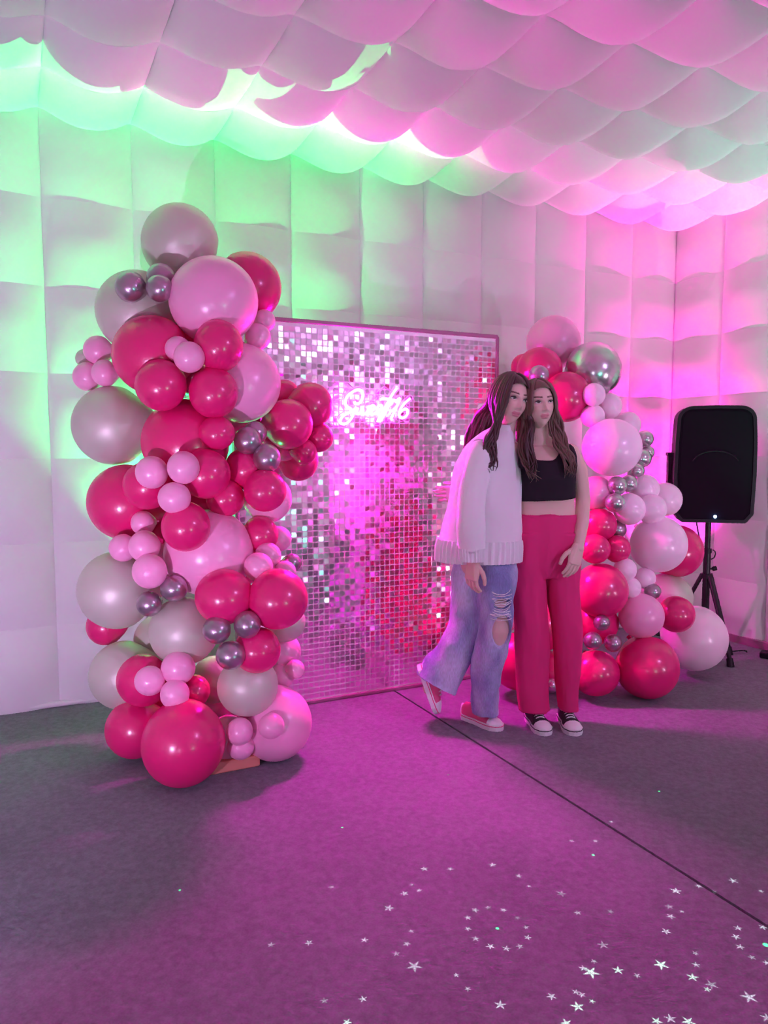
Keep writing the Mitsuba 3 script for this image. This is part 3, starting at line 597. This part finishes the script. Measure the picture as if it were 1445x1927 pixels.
def sneaker(key, heel, fwd, up, M, upper, L=.245, s=1.0, cap='white_rubber'):
    """heel: the sole's rear end; fwd, up: directions. Parts: upper, sole, toe cap, stripe, laces."""
    f = np.array(fwd, float); f /= np.linalg.norm(f); u = np.array(up, float); u -= f * (u @ f); u /= np.linalg.norm(u); a = np.cross(f, u)
    Q = np.eye(4); Q[:3, 0], Q[:3, 1], Q[:3, 2], Q[:3, 3] = f, -a, u, heel
    def half(t): return np.interp(t, [0, .08, .25, .45, .68, .85, .96, 1], [.012, .029, .034, .033, .043, .041, .026, .006])
    def shell(t0, t1, z0, top, grow, rows=26):
        ts = np.linspace(t0, t1, rows); n = 20; V = []
        for t in ts:
            h = top(t); w = half(t) + grow; th = np.linspace(0, math.pi, n)
            V += [(t * L, w * math.cos(x) * (1 - .12 * math.sin(x)), z0 + (h - z0) * math.sin(x) ** .62) for x in th] + [(t * L, -w, z0 - .0), (t * L, w, z0)]
        m = n + 2; F = []
        for i in range(rows - 1):
            for j in range(m):
                p, q, r_, t_ = i * m + j, i * m + (j + 1) % m, (i + 1) * m + (j + 1) % m, (i + 1) * m + j; F += [(p, q, r_), (p, r_, t_)]
        k = len(V); V += [tuple(np.mean(V[:m], 0)), tuple(np.mean(V[-m:], 0))]; Lr = (rows - 1) * m
        for j in range(m): F += [(k, (j + 1) % m, j), (k + 1, Lr + j, Lr + (j + 1) % m)]
        return trimesh.Trimesh(V, F, process=False)
    top = lambda t: np.interp(t, [0, .06, .28, .42, .70, .88, 1], [.05, .085, .090, .085, .058, .046, .030])
    def put(k, m, b, sm=40):
        m = m.copy(); m.apply_scale(s); trimesh.repair.fix_normals(m); m.apply_transform(M @ Q); add(key + '__' + k, m, b, sm)
    put('upper', shell(.0, .985, .022, top, 0), upper)
    ts = np.concatenate([np.linspace(0, .1, 8), np.linspace(.13, .9, 16), np.linspace(.92, 1, 8)])
    oc = sg.Polygon([(t * L, half(t)) for t in ts] + [(t * L, -half(t)) for t in ts[::-1]])
    put('sole', trimesh.creation.extrude_polygon(oc.buffer(.004), .029, engine='earcut'), 'white_rubber', 30)
    st = trimesh.creation.extrude_polygon(oc.buffer(.0052).difference(oc.buffer(.001)), .004, engine='earcut'); st.apply_translation((0, 0, .020)); put('sole_stripe', st, upper, 30)
    put('toe_cap', shell(.77, 1.0, .02, lambda t: top(t) + .0025, .0022, 12), cap)
    for k, t in enumerate((.46, .53, .60, .67)):
        w = half(t) * .62; z = top(t); put('lace' + (f'_{k:03d}' if k else ''), tube([((t - .012) * L, -w, z - .012), (t * L, -w * .5, z + .001), (t * L, 0, z + .0035), (t * L, w * .5, z + .001), ((t - .012) * L, w, z - .012)], .0036, 6), 'white_cotton', True)
    put('heel_strip', shell(-.012, .03, .02, lambda t: .075, .004, 5), 'white_rubber')
def rotation(yaw, pitch, roll):
    """yaw: the face turns to the viewer's right; pitch: nods down; roll: the crown leans to the viewer's right."""
    E = trimesh.transformations.euler_matrix
    return (E(0, math.radians(roll), 0) @ E(0, 0, math.radians(yaw)) @ E(math.radians(pitch), 0, 0))[:3, :3]

# --- the woman in the black top
J, M = figure(1030, 1362, (2.3213, 2.8761)); W = 'person'
px = 1 / 384.
key = number('person')
rings = lambda rows: [(J(x, y, w), hw * px, dp) for y, x, hw, dp, w in rows]
torso = loft(rings([(838, 1016, 20, .045, 0), (846, 1020, 50, .062, 0), (858, 1024, 55, .080, 0), (880, 1025, 53, .098, .01), (900, 1026, 52, .105, .015), (930, 1028, 50, .092, .01), (958, 1030, 51, .088, 0), (990, 1030, 56, .098, 0), (1040, 1029, 54, .085, 0), (1085, 1029, 42, .06, 0)]))
neck = union(capsule((J(1013, 786, -.01), .046), (J(1016, 840, -.01), .054)), capsule((J(985, 850, -.01), .045), (J(1012, 832, -.012), .05), (J(1016, 832, -.012), .05), (J(1058, 852, -.01), .045)))
armL = capsule((J(1074, 852, 0), .044), (J(1092, 885, -.005), .039), (J(1100, 940, -.02), .0345), (J(1091, 980, .05), .033), (J(1077, 1026, .115), .0235))
armR = capsule((J(972, 852, -.02), .044), (J(950, 890, -.12), .038), (J(925, 930, -.20), .034), (J(880, 935, -.20), .026))
legs = union(capsule((J(1000, 1070), .075), (J(1000, 1190), .055), (J(1003, 1330, -.01), .036)), capsule((J(1060, 1070), .075), (J(1064, 1190), .05), (J(1067, 1330, -.01), .036)))
hnd = hand(J(1077, 1024, .115), J(1062, 1070, .15) - J(1077, 1024, .115), (-.75, -.55, 0), (-.3, .9, 0), 1, .30)
hndR = hand(J(880, 935, -.20), (-1, 0, .05), (0, 0, 1), (0, -1, 0), 1, .3)
headB = J(1011, 763, .03)
RB = person(key, J, M, headB, (.70, .47, .40), (.62, .24, .26), union(solid(torso), neck, armL, armR, legs), [hnd, hndR], rotation(12, 2, -4), .99, 'woman with long light brown hair in a black crop top and pink trousers')
big = loft(rings([(845, 1022, 56, .075, 0), (858, 1024, 57, .090, 0), (880, 1025, 55.5, .107, .01), (900, 1026, 55, .116, .015), (925, 1028, 53, .106, .012), (948, 1029, 52, .100, .008)]))
scoop = m3.Manifold.batch_hull([ball(J(1006, 850, .12), .052), ball(J(1032, 850, .12), .052), ball(J(1018, 822, .06), .085), ball(J(1018, 800, -.05), .08)])
hem = m3.Manifold.cube((2, 2, 1), True).translate((0, 0, J(1030, 941)[2] - .5 + .004)).rotate((0, -3.0, 0))
strap = lambda x: capsule((J(x, 875, .10), .018), (J(x + 1, 855, .075), .017), (J(x + 2, 842, .01), .017), (J(x, 852, -.06), .018))
top_m = union(solid(big) - scoop, strap(977), strap(1071)) - hem - union(capsule((J(1092, 850), .034), (J(1112, 880), .04)))
tp = relax(top_m, .012, 5); tp = folds(tp, .006, (14, 14, 10), 3); tp.apply_transform(M); add(key + '__crop_top', tp, 'black_jersey', True)
pel = loft(rings([(968, 1031, 53, .096, 0), (972, 1031, 54.5, .099, 0), (990, 1029, 59, .106, 0), (1020, 1028, 65, .110, 0), (1058, 1028, 64.5, .108, 0), (1084, 1028, 61, .088, 0)]))
lg1 = loft(rings([(1000, 998, 30, .106, 0), (1050, 997, 32.5, .108, 0), (1100, 996, 33, .102, 0), (1200, 1000, 32.5, .088, .01), (1300, 1003, 30, .080, .01), (1333, 1004, 28, .080, .01)]))
lg2 = loft(rings([(1000, 1059, 31, .106, 0), (1050, 1060, 33, .108, 0), (1100, 1060.5, 31.5, .102, 0), (1200, 1066, 26, .085, .01), (1300, 1068, 20, .072, .01), (1333, 1069, 18, .070, .01)]))
tr = relax(union(solid(pel), solid(lg1), solid(lg2)), .012, 30); tr = folds(tr, .022, (17, 17, 3.2), 5); tr.apply_transform(M); add(key + '__trousers', tr, 'pink_twill', True)
wb = loft(rings([(967, 1031, 54.5, .100, 0), (982, 1030, 58, .106, 0)]), rows=5); wb.apply_transform(M); add(key + '__waistband', wb, 'pink_twill', 40)
for side, x0 in ((-1, 1003), (1, 1068)):
    k = number(key + '__sneaker') if False else key + '__sneaker' + ('' if side < 0 else '_001')
    h = J(x0 - 2, 1362, 0); h = np.array([h[0] - side * .002, .085, .0])
    sneaker(k, h, (.14 if side < 0 else .02, -1, 0), (0, 0, 1), M, 'black_canvas')
def fallB(phi, s, rs):
    a = math.radians(phi); o = np.array([math.sin(a), -math.cos(a), 0])
    L = rs.uniform(.0, 1)
    if s > 0 and phi < 120:    # over the shoulder at the viewer's right
        return [J(1044 + rs.uniform(-13, 8), 790, .05 - .03 * (phi > 90)), J(1052 + rs.uniform(-15, 10), 830, .075), J(1061 + rs.uniform(-14, 8), 862, .125), J(1066 + rs.uniform(-16, 6), 880 + 18 * L, .135)]
    if s < 0 and phi > -120:
        return [J(985 + rs.uniform(-5, 5), 790, .05), J(982 + rs.uniform(-8, 9), 830, .08), J(990 + rs.uniform(-14, 9), 870, .13), J(998 + rs.uniform(-20, 8), 885 + 22 * L, .135)]
    x = 1013 + 38 * math.sin(a)
    return [J(x, 795, -.08), J(x + 2, 840, -.10), J(x + 4, 880, -.115), J(x + 5, 900 + 20 * L, -.12)]
rs = np.random.RandomState(8); locks = []
for phi in list(np.linspace(48, 178, 34)) + list(np.linspace(-48, -178, 34)):
    ph = phi + rs.uniform(-3, 3); locks.append(lock(RB, ph, fallB(ph, np.sign(phi), rs), rs.uniform(.008, .0135), int(rs.randint(9999)), .010, (1.13, 1.12, 1.08)))
hair(key, M, RB, 'light_brown_hair', locks, hairline)

# --- the woman in the white sweater
J, M = figure(890, 1362, (2.0025, 3.0094)); key = number('person')
torso = loft(rings([(826, 934, 18, .050, -.0), (842, 926, 40, .085, 0), (870, 918, 44, .100, 0), (910, 912, 44, .105, 0), (960, 906, 42, .10, 0), (1010, 902, 46, .11, 0), (1060, 900, 46, .11, 0), (1085, 900, 38, .09, 0)]))
neck = capsule((J(946, 782, -.01), .046), (J(934, 838, -.01), .054))
armR = capsule((J(890, 848, .09), .046), (J(870, 940, .17), .038), (J(872, 1000, .18), .034), (J(872, 1046, .19), .026))
armL = capsule((J(950, 850, -.08), .044), (J(985, 905, -.17), .036), (J(1040, 925, -.165), .027))
legs = union(capsule((J(884, 1065, -.03), .085), (J(870, 1180, -.02), .055), (J(812, 1275, -.03), .036), (J(800, 1296, -.03), .034)), capsule((J(916, 1065, .05), .085), (J(919, 1172, .10), .058), (J(914, 1215, .075), .046), (J(904, 1300, .02), .036), (J(896, 1335, .0), .034)))
hR = hand(J(872, 1044, .19), J(867, 1090, .20) - J(872, 1044, .19), (.55, -.75, 0), (.4, .8, 0), 1, .42)
hL = hand(J(1040, 925, -.165), (1, 0, .0), (0, 0, 1), (0, -1, 0), 1, .3)
headA = J(947, 755, .02)
RA = person(key, J, M, headA, (.68, .44, .38), (.58, .20, .24), union(solid(torso), neck, armR, armL, legs), [hR, hL], rotation(25, 3, 11), 1.045, 'woman with long dark brown hair in a white knit sweater and ripped jeans')
ribs = lambda n, a: (lambda t, th: a * np.cos(n * th))
sw = loft(rings([(806, 931, 19, .066, 0), (814, 926, 30, .085, 0), (828, 918, 41, .110, 0), (850, 912, 51, .130, .0), (880, 907, 60, .142, .0), (920, 904, 65, .150, .0), (970, 900, 71, .155, 0), (1020, 893, 78, .165, 0)]), n=72, p=2.2)
s0 = sw.vertices.copy(); sw = folds(sw, .026, (9, 9, 2.6), 9)
k = np.clip((s0[:, 2] - J(890, 1016)[2]) / .10, 0, 1)[:, None]; sw.vertices = s0 + (sw.vertices - s0) * k; sw.apply_transform(M); add(key + '__sweater', sw, 'sweater_knit', True)
hm = loft(rings([(1012, 893.5, 79, .167, 0), (1030, 892, 81.5, .172, 0), (1052, 891, 81, .172, 0)]), n=240, rows=8, p=2.2, wave=ribs(44, .0042)); hm.apply_transform(M); add(key + '__hem_rib', hm, 'sweater_knit', 35)
col = loft(rings([(800, 934, 16, .060, 0), (806, 931, 19.5, .068, 0), (813, 928, 24, .076, 0)]), n=40, rows=6); col.apply_transform(M); add(key + '__collar', col, 'sweater_knit', True)
sl = tube(spline([J(895, 838, .085), J(881, 880, .138), J(870, 940, .185), J(869, 990, .197), J(870, 1026, .197)], 40), np.interp(np.linspace(0, 1, 40), [0, .15, .5, .8, 1], [.050, .064, .062, .060, .060]), 28)
sl = folds(sl, .022, (11, 11, 4.5), 4); sl.apply_transform(M); add(key + '__sleeve', sl, 'sweater_knit', True)
cf = loft([(J(870, 1020, .197), .062, .056), (J(870, 1032, .197), .061, .056), (J(870, 1043, .197), .059, .054)], n=144, rows=6, wave=ribs(26, .0035)); cf.apply_transform(M); add(key + '__cuff', cf, 'sweater_knit', 35)
sl2 = tube(spline([J(950, 848, -.075), J(975, 885, -.14), J(990, 908, -.172), J(1030, 924, -.168)], 24), np.linspace(.062, .045, 24), 20); sl2.apply_transform(M); add(key + '__sleeve_001', sl2, 'sweater_knit', True)
lg1 = tube(spline([J(884, 1030, -.03), J(880, 1080, -.03), J(874, 1130, -.02), J(868, 1175, -.015), J(850, 1218, -.02), J(828, 1260, -.03), J(812, 1288, -.03)], 44), np.interp(np.linspace(0, 1, 44), [0, .3, .5, .62, .8, 1], [.105, .098, .088, .085, .098, .112]), 30)
lg2 = loft(rings([(1030, 912, 42, .100, .03), (1080, 919, 40, .108, .055), (1130, 919, 33, .098, .085), (1170, 917, 30, .090, .09), (1210, 911, 31, .090, .07), (1260, 903, 30, .092, .03), (1310, 901, 26, .088, .01), (1340, 903, 23, .085, .0)]), n=48)
jm = relax(union(solid(lg1), solid(lg2)), .011, 5); jm = folds(jm, .026, (13, 13, 6), 6)
try:
    hole = m3.Manifold.sphere(1, 40).scale((.052, .09, .088)).translate([float(v) for v in J(926, 1173, .185)])
    tear = m3.Manifold.sphere(1, 40).scale((.045, .07, .030)).translate([float(v) for v in J(926, 1122, .19)])
    js = solid(jm)
    shell_ = js - hole - tear
    jm = tm(shell_)
except Exception as ex: print('rip failed', ex)
jm.apply_transform(M); add(key + '__jeans', jm, 'washed_denim', 50)
rs = np.random.RandomState(4); th = []
for k in range(15):
    y = 1098 + k * 3.4; a, b = 903 + rs.uniform(-2, 3), 940 + rs.uniform(-3, 2); sag = rs.uniform(1, 6)
    th.append(tube(spline([J(a, y + rs.uniform(-3, 3), .170), J((a + b) / 2 + rs.uniform(-4, 4), y + sag, .188), J(b, y + rs.uniform(-3, 3), .165)], 9), .0018, 5))
m = cat(*th); m.apply_transform(M); add(key + '__frayed_threads', m, 'white_cotton', True); tag(key + '__frayed_threads', 'white frayed threads across the ripped knee', kind='stuff')
# rear foot stands on its toes, heel in the air; front foot flat
sneaker(key + '__sneaker', J(777, 1254, -.03), J(813, 1352, -.01) - J(777, 1254, -.03), (.93, -.1, .33), M, 'pink_canvas', L=.25)
h = J(866, 1336, 0); sneaker(key + '__sneaker_001', np.array([h[0], .115, 0]), (.66, -.75, 0), (0, 0, 1), M, 'pink_canvas', L=.25)
def fallA(phi, s, rs):
    a = math.radians(phi); L = rs.uniform(0, 1)
    if s < 0 and phi > -110:   # down over the near shoulder, ends curling
        return [J(916 + rs.uniform(-6, 8), 795, .11), J(906 + rs.uniform(-9, 12), 830, .145), J(900 + rs.uniform(-14, 14), 858, .16), J(894 + rs.uniform(-14, 18), 872 + 16 * L, .172)]
    if s > 0 and phi < 110:
        return [J(984 + rs.uniform(-3, 3), 795, .06), J(980 + rs.uniform(-6, 6), 830, .10), J(978 + rs.uniform(-6, 8), 860, .13), J(980 + rs.uniform(-8, 10), 870 + 25 * L, .14)]
    x = 930 + 30 * math.sin(a)
    return [J(x - 12, 780, -.09), J(x - 24, 815, -.12), J(x - 34, 850, -.15), J(x - 40, 860 + 30 * L, -.16)]
rs = np.random.RandomState(18); locks = []
for phi in list(np.linspace(44, 178, 34)) + list(np.linspace(-44, -178, 40)):
    ph = phi + rs.uniform(-3, 3); locks.append(lock(RA, ph, fallA(ph, np.sign(phi), rs), rs.uniform(.009, .0145), int(rs.randint(9999)), .013, (1.20, 1.16, 1.10)))
hair(key, M, RA, 'dark_brown_hair', locks, hairline)

# ------------------------------------------------------------------ speaker on its tripod
SPX, SPY, SPZ0, SPZ1 = 4.045, 3.42, .895, 1.625
def speaker():
    yaw = math.radians(-40)
    R = np.array([[math.cos(yaw), -math.sin(yaw), 0], [math.sin(yaw), math.cos(yaw), 0], [0, 0, 1]])
    M = np.eye(4); M[:3, :3] = R; M[:3, 3] = (SPX, SPY, 0)
    W, H = .47, SPZ1 - SPZ0
    def outline(g=0.0):
        pts = [(-.19 + g, 0 + g), (.19 - g, 0 + g), (.232 - g, .055), (.240 - g, .30), (.238 - g, .50), (.226 - g, H - .02), (.15, H - g), (0, H + .004 - g), (-.15, H - g), (-.226 + g, H - .02), (-.236 + g, .50), (-.240 + g, .30), (-.232 + g, .055)]
        a = sg.Polygon(pts); low = a.buffer(-.02).buffer(.02); top_ = a.buffer(-.085, quad_segs=12).buffer(.085, quad_segs=12)
        return shapely.unary_union([top_.intersection(sg.box(-1, .35, 1, 2)), low.intersection(sg.box(-1, -1, 1, .351))])
    def ext(poly, y0, y1):
        m = trimesh.creation.extrude_polygon(poly, y1 - y0, engine='earcut')
        m.apply_transform([[1, 0, 0, 0], [0, 0, 1, y0], [0, 1, 0, SPZ0], [0, 0, 0, 1]]); m.invert(); return m
    def put(key, mesh, bsdf, smooth=30):
        mesh = mesh.copy(); mesh.apply_transform(M); trimesh.repair.fix_normals(mesh); add('loudspeaker__' + key, mesh, bsdf, smooth)
    base = outline()
    layers = [(0.0, -.150), (.0, .02), (.035, .12), (.07, .19)]
    back = cat(ext(base, -.150, .02), ext(base.buffer(-.02), .02, .10), ext(base.buffer(-.055), .10, .17))
    put('cabinet', back, 'black_plastic')
    put('grille', cat(ext(base.buffer(-.022), -.158, -.148), ext(base.buffer(-.034), -.162, -.156)), 'black_grille')
    rimp = base.buffer(.001).difference(base.buffer(-.020))
    put('grille_rim', ext(rimp, -.163, -.149), 'black_plastic')
    put('side_handle', cat(box(-.268, -.236, -.06, .06, SPZ0 + .21, SPZ0 + .23), box(-.268, -.236, -.06, .06, SPZ0 + .42, SPZ0 + .44), box(-.262, -.244, -.05, .05, SPZ0 + .22, SPZ0 + .43)), 'black_plastic')
    put('woofer_arch', tube(np.array([(.14 * math.cos(t), -.164, SPZ0 + .36 + .09 * math.sin(t)) for t in np.linspace(.3, math.pi - .3, 20)]), .004, 6), 'black_plastic')
    led = trimesh.creation.icosphere(2, .010); led.apply_transform(M @ trimesh.transformations.translation_matrix((.01, -.166, SPZ0 + .038)))
    scene['loudspeaker__indicator_light'] = {**mikit.ply(led, 'black_plastic', True), 'emitter': {'type': 'area', 'radiance': {'type': 'rgb', 'value': [5, 14, 30]}}}
    tag('loudspeaker__indicator_light', 'small blue white lit indicator')
    tag('loudspeaker', 'black loudspeaker with rounded top and a blue light, on a tripod by the right wall', 'speaker')
speaker()
P0 = np.array([SPX, SPY, 0])
add('speaker_stand__pole', cat(rod(P0 + [0, 0, .5], P0 + [0, 0, .93], .0175), rod(P0 + [0, 0, .30], P0 + [0, 0, .70], .023)), 'black_metal', 30)
for k, (a, b, r) in enumerate(((.515, .545, .038), (.68, .71, .027), (.12, .15, .032))):
    add('speaker_stand__collar' + (f'_{k:03d}' if k else ''), rod(P0 + [0, 0, a], P0 + [0, 0, b], r), 'black_plastic', 30)
rv = np.array([.8968, -.4425, 0])
add('speaker_stand__knob', cat(rod(P0 + [0, 0, .575], P0 + rv * .045 + [0, 0, .575], .006), rod(P0 + rv * .04 + [0, 0, .575], P0 + rv * .062 + [0, 0, .58], .015)), 'black_plastic', 30)
add('speaker_stand__latch_pin', tube(spline([P0 + rv * a + [0, 0, b] for a, b in ((.02, .64), (.045, .65), (.05, .69), (.035, .70))], 14), .004, 6), 'black_metal', True)
for k, (ang, q) in enumerate(((117, .66), (-105, .68), (-24, .43))):
    d = np.array([math.cos(math.radians(ang)), math.sin(math.radians(ang)), 0]); s = f'_{k:03d}' if k else ''
    add('speaker_stand__leg' + s, cat(rod(P0 + d * .03 + [0, 0, .53], P0 + d * .40 * q + [0, 0, .03], .0135), rod(P0 + d * .03 + [0, 0, .135], P0 + d * .235 * q + [0, 0, .25], .009)), 'black_metal', 30)
    add('speaker_stand__leg' + s + '__rubber_foot', rod(P0 + d * .385 * q + [0, 0, .05], P0 + d * .408 * q + [0, 0, .0], .02, .022), 'black_plastic', 30)
tag('speaker_stand', 'black tripod stand under the loudspeaker, partly behind the big whitish balloon', 'stand')
add('speaker_cable', tube(spline([P0 + rv * a + [.02, .03, b] for a, b in ((-.07, .90), (-.05, .80), (-.025, .72), (.02, .60), (.05, .45), (.085, .30), (.09, .15), (.06, .02), (.15, .008), (.3, .008))], 60), .004, 6), 'black_plastic', True)
tag('speaker_cable', 'thin dark cable running down beside the speaker stand', 'cable')
add('floor_weight', rbox(-.12, .12, -.045, .045, 0, .042, .012), 'black_plastic', 30)
scene['floor_weight']['to_world'] = T().translate([4.40, 3.12, 0]).rotate([0, 0, 1], -62)
tag('floor_weight', 'flat black object lying on the floor by the right wall', 'weight')

# ------------------------------------------------------------------ lamp housings
def housing(key, pos, aim, label, r=.085, L=.16):
    p, t = np.array(pos, float), np.array(aim, float); d = (t - p) / np.linalg.norm(t - p)
    add(key + '__can', cat(*[tube([p - d * L, p - d * .03], [r * .8, r], 20)]), 'black_metal', 30)
    add(key + '__lens', tube([p - d * .032, p - d * .022], [r * .85, r * .85], 20), 'backing_plastic', 30)
    tag(key, label, 'lamp')
for k, (p, t, c, _, _) in UPLIGHTS.items():
    key = number('floor_lamp'); housing(key, p, t, f'small round floor lamp sending {k} light up the tent wall')
    p = np.array(p)
    add(key + '__bracket', cat(rbox(p[0] - .09, p[0] + .09, p[1] - .03, p[1] + .03, 0, .012, .004), rod(p + [.098, 0, -.07], [p[0] + .085, p[1], .01], .006), rod(p + [-.098, 0, -.07], [p[0] - .085, p[1], .01], .006)), 'black_metal', 30)
housing('stage_lamp', KEY[0], KEY[1], 'pale stage lamp on a tall stand')
kp = np.array(KEY[0]); add('stage_lamp__stand', cat(rod((kp[0], kp[1] - .08, .0), kp + [0, -.08, -.02], .016), *[rod((kp[0], kp[1] - .08, .5), (kp[0] + .4 * math.cos(a), kp[1] - .08 + .4 * math.sin(a), .01), .01) for a in (0.3, 2.4, 4.5)]), 'black_metal', 30)
housing('star_projector', (GX, GY, GZ + .02), (GX, GY, 0), 'small star projector hanging from the tent ceiling', .06, .14)
add('star_projector__hanger', rod((GX, GY, GZ + .14), (GX, GY, ZC - .02), .008), 'black_metal', 30)
